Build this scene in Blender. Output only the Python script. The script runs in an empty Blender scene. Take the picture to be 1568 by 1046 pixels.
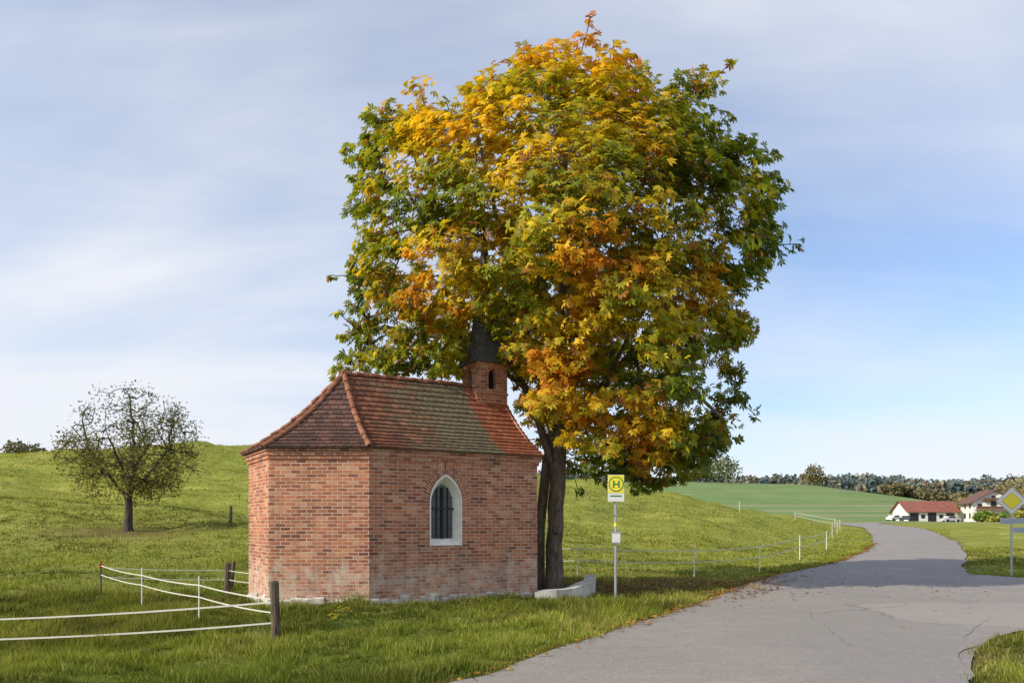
import bpy, bmesh, math, random
import numpy as np
from mathutils import Vector, Matrix
random.seed(3); rng=np.random.default_rng(7)
scene=bpy.context.scene
R=math.radians
# ------------------------------------------------------------------ helpers
def sm(a,b,t):
    t=np.clip((t-a)/(b-a),0,1); return t*t*(3-2*t)
def _h(i,j,k,s): 
    v=np.sin(i*127.1+j*311.7+k*74.7+s*53.3)*43758.5453; return v-np.floor(v)
def vn(x,y,z=0.0,s=0):
    x=np.asarray(x,float);y=np.asarray(y,float);z=np.asarray(z,float)+0*x
    i,j,k=np.floor(x),np.floor(y),np.floor(z); fx,fy,fz=x-i,y-j,z-k
    fx=fx*fx*(3-2*fx);fy=fy*fy*(3-2*fy);fz=fz*fz*(3-2*fz)
    r=0
    for a in (0,1):
        for b in (0,1):
            for c in (0,1):
                w=(fx if a else 1-fx)*(fy if b else 1-fy)*(fz if c else 1-fz)
                r=r+w*_h(i+a,j+b,k+c,s)
    return r
def mesh_np(name,verts,faces,mat=None,col=None,smooth=False,parent=None,uv=None):
    verts=np.asarray(verts,np.float32);faces=np.asarray(faces,np.int32)
    me=bpy.data.meshes.new(name);M,k=faces.shape
    me.vertices.add(len(verts));me.vertices.foreach_set('co',verts.ravel())
    me.loops.add(M*k);me.loops.foreach_set('vertex_index',faces.ravel())
    me.polygons.add(M);me.polygons.foreach_set('loop_start',np.arange(0,M*k,k,dtype=np.int32))
    me.polygons.foreach_set('loop_total',np.full(M,k,np.int32))
    if smooth: me.polygons.foreach_set('use_smooth',np.ones(M,bool))
    me.update(calc_edges=True)
    if col is not None:
        c=np.ones((len(verts),4),np.float32);c[:,:3]=col
        a=me.color_attributes.new('Col','FLOAT_COLOR','POINT');a.data.foreach_set('color',c.ravel())
    ob=bpy.data.objects.new(name,me);scene.collection.objects.link(ob)
    if mat: me.materials.append(mat)
    if parent: ob.parent=parent
    return ob
def empty(name,loc=(0,0,0),rz=0):
    e=bpy.data.objects.new(name,None);e.location=loc;e.rotation_euler=(0,0,rz);e.empty_display_size=.3
    scene.collection.objects.link(e);return e
class MB:
    """list based polygon mesh builder with uv"""
    def __init__(s): s.v=[];s.f=[];s.uv=[];s.m=[]
    def face(s,pts,uvs=None,m=0):
        b=len(s.v);s.v+= [tuple(p) for p in pts];s.f.append(list(range(b,b+len(pts))))
        s.uv+= list(uvs) if uvs else [(p[0],p[2]) for p in pts];s.m.append(m)
    def box(s,x0,y0,z0,x1,y1,z1,m=0):
        P=lambda x,y,z:(x,y,z)
        s.face([P(x0,y0,z0),P(x1,y0,z0),P(x1,y0,z1),P(x0,y0,z1)],[(x0,z0),(x1,z0),(x1,z1),(x0,z1)],m)
        s.face([P(x1,y1,z0),P(x0,y1,z0),P(x0,y1,z1),P(x1,y1,z1)],[(x1,z0),(x0,z0),(x0,z1),(x1,z1)],m)
        s.face([P(x0,y1,z0),P(x0,y0,z0),P(x0,y0,z1),P(x0,y1,z1)],[(y1,z0),(y0,z0),(y0,z1),(y1,z1)],m)
        s.face([P(x1,y0,z0),P(x1,y1,z0),P(x1,y1,z1),P(x1,y0,z1)],[(y0,z0),(y1,z0),(y1,z1),(y0,z1)],m)
        s.face([P(x0,y0,z1),P(x1,y0,z1),P(x1,y1,z1),P(x0,y1,z1)],[(x0,y0),(x1,y0),(x1,y1),(x0,y1)],m)
        s.face([P(x0,y1,z0),P(x1,y1,z0),P(x1,y0,z0),P(x0,y0,z0)],[(x0,y1),(x1,y1),(x1,y0),(x0,y0)],m)
    def cyl(s,p0,p1,r0,r1,n=10,m=0,cap=True):
        p0=Vector(p0);p1=Vector(p1);d=(p1-p0).normalized()
        a=d.cross(Vector((0,1,0)) if abs(d.y)<.9 else Vector((1,0,0))).normalized();b=d.cross(a)
        q0=[p0+a*math.cos(t*2*math.pi/n)*r0+b*math.sin(t*2*math.pi/n)*r0 for t in range(n)]
        q1=[p1+a*math.cos(t*2*math.pi/n)*r1+b*math.sin(t*2*math.pi/n)*r1 for t in range(n)]
        for i in range(n):
            j=(i+1)%n;s.face([q0[i],q0[j],q1[j],q1[i]],None,m)
        if cap: s.face(q1,None,m);s.face(q0[::-1],None,m)
    def obj(s,name,mats,parent=None,smooth=False,loc=None,rz=None):
        me=bpy.data.meshes.new(name);me.from_pydata(s.v,[],s.f)
        u=me.uv_layers.new(name='UVMap')
        u.data.foreach_set('uv',np.array(s.uv,np.float32).ravel())
        for m in mats: me.materials.append(m)
        me.polygons.foreach_set('material_index',np.array(s.m,np.int32))
        if smooth: me.polygons.foreach_set('use_smooth',np.ones(len(s.f),bool))
        me.update()
        ob=bpy.data.objects.new(name,me);scene.collection.objects.link(ob)
        if parent: ob.parent=parent
        if loc is not None: ob.location=loc
        if rz is not None: ob.rotation_euler=(0,0,rz)
        return ob
# ------------------------------------------------------------------ materials
def newmat(name,rough=.8,spec=.3):
    m=bpy.data.materials.new(name);m.use_nodes=True;nt=m.node_tree
    b=nt.nodes['Principled BSDF'];b.inputs['Roughness'].default_value=rough
    b.inputs['Specular IOR Level'].default_value=spec
    return m,nt,b
def N(nt,t,**k):
    n=nt.nodes.new(t)
    for a,v in k.items():
        if a in n.inputs: n.inputs[a].default_value=v
        else: setattr(n,a,v)
    return n
def L(nt,a,b): nt.links.new(a,b)
def ramp(nt,fac,stops):
    r=nt.nodes.new('ShaderNodeValToRGB');e=r.color_ramp.elements
    while len(e)<len(stops): e.new(.5)
    for i,(p,c) in enumerate(stops):
        e[i].position=p;e[i].color=(*c,1) if len(c)==3 else c
    L(nt,fac,r.inputs[0]);return r
def mix(nt,f,a,b,mode='MIX'):
    m=nt.nodes.new('ShaderNodeMix');m.data_type='RGBA';m.blend_type=mode
    for s,v in ((0,f),(6,a),(7,b)):
        if isinstance(v,(int,float)): m.inputs[s].default_value=v
        elif isinstance(v,tuple): m.inputs[s].default_value=(*v,1)
        else: L(nt,v,m.inputs[s])
    return m.outputs[2]
def mth(nt,op,a,b=0.0):
    m=nt.nodes.new('ShaderNodeMath');m.operation=op
    for s,v in ((0,a),(1,b)):
        if isinstance(v,(int,float)): m.inputs[s].default_value=v
        else: L(nt,v,m.inputs[s])
    return m.outputs[0]
def noise(nt,vec,scale,detail=4,rough=.55,dist=0):
    n=N(nt,'ShaderNodeTexNoise');n.inputs['Scale'].default_value=scale;n.inputs['Detail'].default_value=detail
    n.inputs['Roughness'].default_value=rough;n.inputs['Distortion'].default_value=dist
    if vec is not None: L(nt,vec,n.inputs['Vector'])
    return n.outputs['Fac']
def bump(nt,b,h,strength=.5,dist=.02):
    n=N(nt,'ShaderNodeBump');n.inputs['Strength'].default_value=strength;n.inputs['Distance'].default_value=dist
    L(nt,h,n.inputs['Height']);L(nt,n.outputs[0],b.inputs['Normal'])
def objc(nt): return N(nt,'ShaderNodeTexCoord').outputs['Object']
def simple(name,c,rough=.7,var=.25,scale=8,metal=0,spec=.3):
    m,nt,b=newmat(name,rough,spec);o=objc(nt)
    f=noise(nt,o,scale)
    r=ramp(nt,f,[(.3,tuple(x*(1-var) for x in c)),(.7,tuple(min(1,x*(1+var)) for x in c))])
    L(nt,r.outputs[0],b.inputs['Base Color']);b.inputs['Metallic'].default_value=metal
    bump(nt,b,f,.2,.01);return m
def brick_mat():
    m,nt,b=newmat('brick',.9,.15)
    uv=N(nt,'ShaderNodeTexCoord').outputs['UV'];ob=objc(nt)
    wn=N(nt,'ShaderNodeTexNoise');wn.inputs['Scale'].default_value=3;L(nt,uv,wn.inputs['Vector'])
    ws=N(nt,'ShaderNodeVectorMath',operation='SCALE');ws.inputs['Scale'].default_value=.018;L(nt,wn.outputs['Color'],ws.inputs[0])
    wa=N(nt,'ShaderNodeVectorMath',operation='ADD');L(nt,uv,wa.inputs[0]);L(nt,ws.outputs[0],wa.inputs[1])
    bt=N(nt,'ShaderNodeTexBrick');L(nt,wa.outputs[0],bt.inputs['Vector'])
    bt.inputs['Scale'].default_value=1;bt.inputs['Brick Width'].default_value=.21;bt.inputs['Row Height'].default_value=.072
    bt.inputs['Mortar Size'].default_value=.008;bt.inputs['Mortar Smooth'].default_value=.35
    bt.inputs['Color1'].default_value=(0,0,0,1);bt.inputs['Color2'].default_value=(1,1,1,1);bt.inputs['Mortar'].default_value=(.5,.5,.5,1)
    bt.inputs['Bias'].default_value=0
    bc=ramp(nt,bt.outputs['Color'],[(0,(.17,.065,.05)),(.16,(.30,.105,.065)),(.45,(.43,.155,.085)),(.75,(.50,.20,.11)),(1,(.56,.32,.20))])
    f1=noise(nt,ob,1.3,5,.6);f2=noise(nt,ob,30,3)
    c=mix(nt,mth(nt,'MULTIPLY',f2,.35),bc.outputs[0],(.30,.115,.07))
    bigr=ramp(nt,f1,[(.33,(.72,.70,.70)),(.5,(1,.98,.96)),(.68,(1.18,1.14,1.06))])
    c=mix(nt,1,c,bigr.outputs[0],'MULTIPLY')
    mo=ramp(nt,noise(nt,ob,6,3),[(.3,(.38,.32,.25)),(.7,(.60,.52,.42))])
    c=mix(nt,bt.outputs['Fac'],c,mo.outputs[0])
    sx=N(nt,'ShaderNodeSeparateXYZ');L(nt,ob,sx.inputs[0])
    z=mth(nt,'ADD',sx.outputs['Z'],mth(nt,'MULTIPLY',noise(nt,ob,2.2,4),-1.5))
    lowr=ramp(nt,z,[(0,(1,1,1)),(.3,(0,0,0))])
    patch=ramp(nt,noise(nt,ob,5,5,.7),[(.40,(0,0,0)),(.60,(1,1,1))])
    c=mix(nt,mth(nt,'MULTIPLY',mth(nt,'MULTIPLY',lowr.outputs[0],patch.outputs[0]),.7),c,(.54,.47,.39))
    mps=N(nt,'ShaderNodeMapping');mps.inputs['Scale'].default_value=(3,3,.5);L(nt,ob,mps.inputs[0])
    st=ramp(nt,noise(nt,mps.outputs[0],1.4,4,.6),[(.5,(0,0,0)),(.72,(1,1,1))])
    c=mix(nt,mth(nt,'MULTIPLY',st.outputs[0],.35),c,(.17,.10,.08))
    L(nt,c,b.inputs['Base Color'])
    h=mth(nt,'ADD',mth(nt,'MULTIPLY',bt.outputs['Fac'],-1.0),mth(nt,'MULTIPLY',f2,.4))
    bump(nt,b,h,.7,.012);return m
def roof_mat(name,kind):
    m,nt,b=newmat(name,.85,.2)
    uv=N(nt,'ShaderNodeTexCoord').outputs['UV'];ob=objc(nt)
    bt=N(nt,'ShaderNodeTexBrick');L(nt,uv,bt.inputs['Vector'])
    bt.inputs['Scale'].default_value=1;bt.inputs['Brick Width'].default_value=.17;bt.inputs['Row Height'].default_value=.15
    bt.inputs['Mortar Size'].default_value=.006;bt.inputs['Mortar Smooth'].default_value=.2
    bt.inputs['Color1'].default_value=(0,0,0,1);bt.inputs['Color2'].default_value=(1,1,1,1)
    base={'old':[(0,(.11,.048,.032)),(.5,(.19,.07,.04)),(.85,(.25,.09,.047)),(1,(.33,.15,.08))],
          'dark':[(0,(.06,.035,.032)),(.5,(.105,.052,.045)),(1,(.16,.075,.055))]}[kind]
    c=ramp(nt,bt.outputs['Color'],base).outputs[0]
    n1=noise(nt,ob,2.0,5,.65);n2=noise(nt,ob,14,4,.6)
    sp_=ramp(nt,noise(nt,ob,40,3,.7),[(.52,(0,0,0)),(.68,(1,1,1))])
    if kind=='old':
        s=N(nt,'ShaderNodeSeparateXYZ');L(nt,uv,s.inputs[0])
        g=ramp(nt,mth(nt,'ADD',mth(nt,'MULTIPLY',s.outputs['X'],.22),mth(nt,'MULTIPLY',mth(nt,'ADD',n1,-.5),.9)),[(.12,(0,0,0)),(.44,(1,1,1))])
        moss=ramp(nt,n2,[(.3,(.10,.09,.05)),(.55,(.175,.16,.105)),(.75,(.27,.245,.18))])
        c=mix(nt,mth(nt,'MULTIPLY',g.outputs[0],.85),c,moss.outputs[0])
        nw=mth(nt,'GREATER_THAN',mth(nt,'ADD',s.outputs['X'],mth(nt,'MULTIPLY',bt.outputs['Color'],.08)),3.13)
        newc=ramp(nt,bt.outputs['Color'],[(0,(.24,.07,.033)),(1,(.36,.125,.06))])
        c=mix(nt,nw,c,newc.outputs[0])
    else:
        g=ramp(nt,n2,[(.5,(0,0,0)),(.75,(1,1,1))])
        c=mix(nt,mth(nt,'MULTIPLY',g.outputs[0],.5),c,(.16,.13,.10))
    c=mix(nt,mth(nt,'MULTIPLY',sp_.outputs[0],.38),c,(.28,.26,.21))
    c=mix(nt,bt.outputs['Fac'],c,(.03,.02,.015))
    L(nt,c,b.inputs['Base Color'])
    bump(nt,b,mth(nt,'ADD',mth(nt,'MULTIPLY',bt.outputs['Fac'],-1),mth(nt,'MULTIPLY',n2,.5)),.6,.012);return m
def attr_mat(name,rough=.7,transl=0.35,spec=.25,double=True):
    m,nt,b=newmat(name,rough,spec)
    a=N(nt,'ShaderNodeAttribute');a.attribute_name='Col'
    L(nt,a.outputs['Color'],b.inputs['Base Color'])
    if transl>0:
        t=N(nt,'ShaderNodeBsdfTranslucent');br=mix(nt,1,a.outputs['Color'],(1.35,1.25,.7),'MULTIPLY');L(nt,br,t.inputs[0])
        ms=N(nt,'ShaderNodeMixShader');ms.inputs[0].default_value=transl
        L(nt,b.outputs[0],ms.inputs[1]);L(nt,t.outputs[0],ms.inputs[2]);L(nt,ms.outputs[0],nt.nodes['Material Output'].inputs[0])
    return m
def bark_mat(name,c):
    m,nt,b=newmat(name,.95,.1);o=objc(nt)
    mp=N(nt,'ShaderNodeMapping');mp.inputs['Scale'].default_value=(9,9,2.2);L(nt,o,mp.inputs[0])
    f=noise(nt,mp.outputs[0],1.6,6,.65,.6)
    r=ramp(nt,f,[(.3,tuple(x*.35 for x in c)),(.5,c),(.75,tuple(x*1.7 for x in c))])
    g=ramp(nt,noise(nt,o,1.5,3),[(.5,(0,0,0)),(.7,(1,1,1))])
    cc=mix(nt,mth(nt,'MULTIPLY',g.outputs[0],.4),r.outputs[0],(.12,.13,.06))
    L(nt,cc,b.inputs['Base Color']);bump(nt,b,f,1,.05);return m
M_brick=brick_mat();M_roof=roof_mat('roof_tiles','old');M_roofd=roof_mat('roof_tiles_dark','dark')
M_plaster=simple('lime_plaster',(.74,.72,.66),.9,.12,6)
M_ridge=simple('ridge_tile',(.25,.105,.06),.85,.5,7)
M_slate=simple('slate',(.085,.088,.098),.55,.45,14)
M_glass,_nt,_b=newmat('window_glass',.15,.5);_b.inputs['Base Color'].default_value=(.035,.045,.05,1)
M_iron=simple('iron',(.03,.03,.03),.6,.3,20)
M_dark=simple('dark_interior',(.012,.01,.01),.9,.2,4)
M_stone=simple('stone_plinth',(.46,.43,.39),.95,.45,6)
M_conc=simple('concrete_kerb',(.50,.485,.46),.95,.25,5)
M_wood=bark_mat('weathered_wood',(.13,.105,.08))
M_bark=bark_mat('chestnut_bark',(.165,.14,.11))
M_barks=bark_mat('apple_bark',(.085,.072,.06))
M_white=simple('white_paint',(.75,.75,.72),.5,.06,6)
M_metal=simple('galvanised_steel',(.42,.43,.44),.4,.1,10,metal=.6)
M_yellow=simple('sign_yellow',(.85,.72,.05),.4,.03,4)
M_green=simple('sign_green',(.02,.22,.07),.4,.05,4)
M_tape=simple('fence_tape',(.58,.58,.52),.6,.06,9)
# ------------------------------------------------------------------ road geometry
RP=[((-7,-4),(-1.5,-5)),((-4.2,1.6),(1.6,1)),((-2.4,5.2),(3.4,4.8)),((-.6,8.56),(4.95,8.56)),((1.14,12),(7,12)),((2.9,15.1),(9.5,16)),
    ((4.8,19),(12,21)),((7.8,24),(14.5,25.3)),((10.9,28),(16.3,28.8)),((16.2,36.8),(21.2,37.5)),((22.5,49.6),(27.5,50)),
    ((37,84),(42.5,83)),((45,108),(50.5,106)),((55,135),(61,132)),((80,172),(86,168)),((110,196),(116,191)),((170,215),(172,209))]
SP=[((12,24.6),(5,8.7)),((14.3,25),(5.9,10.2)),((15.1,23.9),(7.0,11.7)),((17,22.8),(9,13.1)),((22,21.5),(14,14)),((35,20),(33,13)),((70,17),(70,10))]
def densify(P,step,seed):
    P=np.array(P,float)
    out=[]
    n=len(P)
    for i in range(n-1):
        p0=P[max(i-1,0)];p1=P[i];p2=P[i+1];p3=P[min(i+2,n-1)]
        ln=np.linalg.norm((p2-p1).mean(0)); k=max(2,int(ln/step))
        for a in range(k):
            t=a/k
            out.append(.5*((2*p1)+(-p0+p2)*t+(2*p0-5*p1+4*p2-p3)*t*t+(-p0+3*p1-3*p2+p3)*t**3))
    out.append(P[-1]);return np.array(out)
RM=densify(RP,.35,1);RS=densify(SP,.35,2)
for q,sd in ((RM,1),(RS,2)):
    for e in (0,1):
        nz=(vn(q[:,e,0]*1.9,q[:,e,1]*1.9,0,sd)-.5)*.26+(vn(q[:,e,0]*.3,q[:,e,1]*.3,0,sd+5)-.5)*.35
        dr=q[:,1]-q[:,0];dr/=np.linalg.norm(dr,axis=1)[:,None]
        q[:,e]+=dr*nz[:,None]
def sdist(x,y,Q,stride=3):
    poly=np.vstack([Q[::stride,0],Q[-1:,0],Q[-1:,1],Q[::-stride,1]])
    x=x.ravel();y=y.ravel();dmin=np.full(x.shape,1e9);ins=np.zeros(x.shape,bool)
    m=len(poly)
    for i in range(m):
        a=poly[i];b=poly[(i+1)%m];e=b-a;l2=(e**2).sum()
        if l2<1e-9: continue
        t=np.clip(((x-a[0])*e[0]+(y-a[1])*e[1])/l2,0,1)
        d=(x-a[0]-t*e[0])**2+(y-a[1]-t*e[1])**2;dmin=np.minimum(dmin,d)
        if a[1]!=b[1]:
            c=((a[1]>y)!=(b[1]>y))&(x<(b[0]-a[0])*(y-a[1])/(b[1]-a[1])+a[0]);ins^=c
    d=np.sqrt(dmin);return np.where(ins,-d,d)
RMs=RM[RM[:,0,1]<60];RMf=RM[RM[:,0,1]>=59][::6]
RMx=np.concatenate([RMs[::2],RMf]);
def rd(x,y):
    x=np.atleast_1d(np.asarray(x,float));y=np.atleast_1d(np.asarray(y,float));sh=x.shape
    r=np.minimum(sdist(x,y,RMx,1),sdist(x,y,RS,3));return r.reshape(sh)
rlY=np.array([-4,1.6,5.2,8.56,12,15.1,19,24,28,36.8,49.6,84,108,135,172,196]);rlX=np.array([-7,-4.2,-2.4,-.6,1.14,2.9,4.8,7.8,10.9,16.2,22.5,37,45,55,80,110])
def H0(x,y):
    base=np.interp(y,[18,24,28,37,50,84,112,150,208,400],[0,.12,.23,.47,.78,1.35,1.7,2.05,2.4,3])
    D=np.interp(y,rlY,rlX)-x
    A=np.interp(D,[0,2.5,6,17,27,56,66,78,160],[0,0,.75,3.1,4.3,7.4,6.7,5.2,4])
    hill=A*sm(14,72,y)*(1-.9*sm(76,150,y))
    A2=np.interp(x,[-400,-225,-190,-110,25,125,157,191,225,600],[22,27,26,20,17.5,16.5,12,6,4,8])
    far=A2*sm(232,350,y)*(1-.8*sm(380,560,y))+22*sm(420,700,y)
    dip=-.42*np.exp(-(((x+10.5)/4.6)**2+((y-11.5)/4.5)**2))
    return base+hill+far+dip
def Hn(x,y,r=None):
    x=np.asarray(x,float);y=np.asarray(y,float)
    if r is None: r=rd(x,y).reshape(x.shape)
    h=H0(x,y)
    off=sm(.1,1.6,r)
    nb=(vn(x*1.1,y*1.1,0,3)-.5)*.14+(vn(x*.33,y*.33,0,4)-.5)*.20+(vn(x*3.1,y*3.1,0,8)-.5)*.07
    h=h+nb*off
    wob=vn(x*.05,y*.08,0,5)*14
    ter=np.sin((h*2.3+wob*.6)*2.2)*.15+(vn(x*.09,y*.16,0,9)-.5)*1.0+(vn(x*.35,y*.5,0,19)-.5)*.36
    h=h+ter*sm(24,45,y)*sm(2,9,r)*(1-sm(90,140,y))
    h=h-.05*(1-sm(-.15,.12,r))
    return h
def hz(x,y): return float(Hn(np.array([x],float),np.array([y],float))[0])
# ------------------------------------------------------------------ ground sheet
def axis(segs):
    out=[]
    for a,b,st in segs: out+=list(np.arange(a,b,st))
    out.append(segs[-1][1]);return np.array(out)
gx=axis([(-1200,-300,60),(-300,-80,9),(-80,-30,1.0),(-30,-14,.5),(-14,20,.16),(20,40,.5),(40,90,1.6),(90,300,8),(300,1200,50)])
gy=axis([(-40,-5,3),(-5,5,.5),(5,26,.16),(26,50,.4),(50,100,.9),(100,240,4),(240,800,14),(800,1600,80)])
GX,GY=np.meshgrid(gx,gy);r_=rd(GX.ravel(),GY.ravel())
xr,yr=GX.ravel(),GY.ravel();gz=Hn(xr,yr,r_)
nx,ny=len(gx),len(gy);idx=np.arange(nx*ny).reshape(ny,nx)
F=np.stack([idx[:-1,:-1],idx[:-1,1:],idx[1:,1:],idx[1:,:-1]],-1).reshape(-1,4)
TREE=(1.08,19.8);ATREE=(-15.9,33)
def brownness(x,y,r):
    b=.8*np.exp(-(((x-2.9)/2.6)**2+((y-20.6)/1.6)**2))+.6*np.exp(-(((x-6)/3)**2+((y-22.6)/1.5)**2))
    b+=.8*np.exp(-(((x+15.9)/2.8)**2+((y-32.4)/1.7)**2))
    b+=.7*(1-sm(.0,.5,r))+.45*np.exp(-(((x-7)/2.5)**2+((y-9.8)/2)**2))*(r>0)
    return np.clip(b,0,1)
br=brownness(xr,yr,r_)
farg=sm(95,240,yr)
mead=sm(13,34,yr)
attr=np.stack([br,farg,mead],-1)
m,nt,b=newmat('grass_ground',.95,.1);o=objc(nt)
at=N(nt,'ShaderNodeAttribute');at.attribute_name='Col';sp=N(nt,'ShaderNodeSeparateXYZ');L(nt,at.outputs['Color'],sp.inputs[0])
n_big=noise(nt,o,.16,5,.6);n_mid=noise(nt,o,1.3,5,.65);n_f=noise(nt,o,9,5,.7)
near=ramp(nt,n_mid,[(.28,(.075,.10,.018)),(.5,(.165,.20,.032)),(.72,(.28,.30,.07))]).outputs[0]
mp=N(nt,'ShaderNodeMapping');mp.inputs['Scale'].default_value=(.3,1.3,1);L(nt,o,mp.inputs[0])
n_str=noise(nt,mp.outputs[0],1.0,8,.75,.5)
mid=ramp(nt,n_str,[(.30,(.14,.16,.025)),(.5,(.28,.295,.05)),(.68,(.44,.43,.11))]).outputs[0]
c=mix(nt,sp.outputs[2],near,mid)
c=mix(nt,mth(nt,'MULTIPLY',ramp(nt,n_f,[(.4,(0,0,0)),(.7,(1,1,1))]).outputs[0],.4),c,(.10,.12,.025))
c=mix(nt,mth(nt,'MULTIPLY',ramp(nt,n_big,[(.45,(0,0,0)),(.65,(1,1,1))]).outputs[0],.35),c,(.22,.27,.045))
mpf=N(nt,'ShaderNodeMapping');mpf.inputs['Scale'].default_value=(.0035,.009,1);mpf.inputs['Rotation'].default_value=(0,0,.25);L(nt,o,mpf.inputs[0])
ff=noise(nt,mpf.outputs[0],1.3,1)
farc=ramp(nt,ff,[(.40,(.17,.26,.09)),(.49,(.14,.23,.08)),(.55,(.20,.28,.11)),(.62,(.30,.28,.16))])
fcc=mix(nt,.3,farc.outputs[0],ramp(nt,noise(nt,o,.08,5),[(.3,(.12,.17,.06)),(.7,(.26,.32,.14))]).outputs[0])
c=mix(nt,sp.outputs[1],c,fcc)
leafy=ramp(nt,noise(nt,o,14,4,.7),[(.35,(.08,.055,.03)),(.6,(.18,.12,.065)),(.75,(.34,.17,.07))]).outputs[0]
c=mix(nt,sp.outputs[0],c,leafy)
L(nt,c,b.inputs['Base Color']);bump(nt,b,mth(nt,'ADD',n_f,mth(nt,'ADD',n_mid,n_str)),.8,.10)
M_ground=m
ground=mesh_np('ground',np.stack([xr,yr,gz],-1),F,M_ground,attr,True)
# ------------------------------------------------------------------ roads
m,nt,b=newmat('asphalt',.85,.25);o=objc(nt)
a1=noise(nt,o,.28,5,.6);a2=noise(nt,o,2.2,6,.75);a3=noise(nt,o,55,3,.8);a4=noise(nt,o,14,4,.7)
c=ramp(nt,a2,[(.28,(.25,.225,.20)),(.5,(.32,.29,.26)),(.72,(.40,.365,.325))]).outputs[0]
c=mix(nt,mth(nt,'MULTIPLY',ramp(nt,a1,[(.46,(0,0,0)),(.54,(1,1,1))]).outputs[0],.5),c,(.245,.228,.21))
c=mix(nt,.55,c,ramp(nt,a3,[(.3,(.12,.112,.105)),(.52,(.29,.265,.24)),(.75,(.60,.56,.51))]).outputs[0])
c=mix(nt,mth(nt,'MULTIPLY',ramp(nt,a4,[(.52,(0,0,0)),(.72,(1,1,1))]).outputs[0],.4),c,(.16,.145,.13))
wv=N(nt,'ShaderNodeTexNoise');wv.inputs['Scale'].default_value=.45;wv.inputs['Detail'].default_value=7;wv.inputs['Roughness'].default_value=.6;L(nt,o,wv.inputs['Vector'])
adp=mix(nt,1.0,o,wv.outputs['Color'],'LINEAR_LIGHT')
sp2_=N(nt,'ShaderNodeSeparateXYZ');L(nt,adp,sp2_.inputs[0])
ex_=mth(nt,'POWER',mth(nt,'ABSOLUTE',mth(nt,'DIVIDE',mth(nt,'SUBTRACT',sp2_.outputs[0],11.0),4.2)),4.0)
ey_=mth(nt,'POWER',mth(nt,'ABSOLUTE',mth(nt,'DIVIDE',mth(nt,'SUBTRACT',sp2_.outputs[1],15.0),2.1)),4.0)
el=mth(nt,'ADD',ex_,ey_)
inside=mth(nt,'LESS_THAN',el,1.0);ringm=mth(nt,'MULTIPLY',mth(nt,'GREATER_THAN',el,.94),mth(nt,'LESS_THAN',el,1.03))
c=mix(nt,mth(nt,'MULTIPLY',inside,.28),c,(.42,.38,.34));c=mix(nt,mth(nt,'MULTIPLY',ringm,.45),c,(.13,.12,.11))
vo=N(nt,'ShaderNodeTexVoronoi',feature='DISTANCE_TO_EDGE');vo.inputs['Scale'].default_value=.16
ad=mix(nt,.35,o,wv.outputs['Color'],'LINEAR_LIGHT');L(nt,ad,vo.inputs['Vector'])
cr=mth(nt,'LESS_THAN',vo.outputs['Distance'],.0016)
crm=mth(nt,'MULTIPLY',cr,mth(nt,'GREATER_THAN',noise(nt,o,.5,2),.5))
c=mix(nt,mth(nt,'MULTIPLY',crm,.5),c,(.09,.08,.07))
L(nt,c,b.inputs['Base Color']);bump(nt,b,mth(nt,'ADD',a3,a4),.7,.012);M_asph=m
def ribbon(name,Q,lift,nu=20):
    P=[]
    for k in range(nu+1):
        t=k/nu;P.append(Q[:,0]*(1-t)+Q[:,1]*t)
    P=np.stack(P,1)
    n=len(Q);z=H0(P[...,0],P[...,1])+lift
    t=np.linspace(-1,1,nu+1);z=z+(1-t**2)[None,:]*.03*(1 if lift>.015 else .6)
    V=np.concatenate([P,z[...,None]],-1).reshape(-1,3)
    id=np.arange(n*(nu+1)).reshape(n,nu+1)
    F=np.stack([id[:-1,:-1],id[:-1,1:],id[1:,1:],id[1:,:-1]],-1).reshape(-1,4)
    return mesh_np(name,V,F,M_asph,None,True)
ribbon('road',RM,.022);ribbon('side_road',RS,.006)
# ------------------------------------------------------------------ chapel
ch=empty('brick_chapel',(-2.89,16.1,0),R(30))
poly=[(0,0),(4.0,0),(4.0,3.93),(0,3.93),(-1.756,2.915),(-1.756,1.015)]
HW=3.27
def offs(poly,o):
    n=len(poly);out=[]
    for i in range(n):
        p0=Vector(poly[i-1]);p=Vector(poly[i]);p1=Vector(poly[(i+1)%n])
        d0=(p-p0).normalized();d1=(p1-p).normalized()
        n0=Vector((d0.y,-d0.x));n1=Vector((d1.y,-d1.x));bb=(n0+n1).normalized()
        q=p+bb*(o/max(.3,bb.dot(n0)));out.append((q.x,q.y))
    return out
def arch(xc,w,zb,zs,npt=9):
    hw=w/2;r=w*.88;pts=[(xc-hw,zb)]
    cxL=xc-hw+r;amax=math.acos((r-hw)/r)
    la=[]
    for i in range(npt):
        a=amax*i/(npt-1);la.append((cxL-r*math.cos(a),zs+r*math.sin(a)))
    pts+=la;pts+=[(2*xc-x,z) for x,z in la[::-1][1:]];pts.append((xc+hw,zb));return pts
def wall_arch(mb,T,x0,x1,z0,z1,ol,u0=0,m=0):
    def q(pts): mb.face([T(x,z,0) for x,z in pts],[(u0+x,z) for x,z in pts],m)
    xl,zb=ol[0];xr_,_=ol[-1]
    q([(x0,z0),(xl,z0),(xl,z1),(x0,z1)]);q([(xr_,z0),(x1,z0),(x1,z1),(xr_,z1)])
    q([(xl,z0),(xr_,z0),(xr_,zb),(xl,zb)])
    top=ol[1:-1]
    for a,b_ in zip(top[:-1],top[1:]): q([a,b_,(b_[0],z1),(a[0],z1)])
mb=MB()
TF=lambda x,z,d:(x,d,z)
win=arch(1.71,.70,1.26,2.17)
wall_arch(mb,TF,0,4.0,-.4,HW,win)
u=4.0
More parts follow.
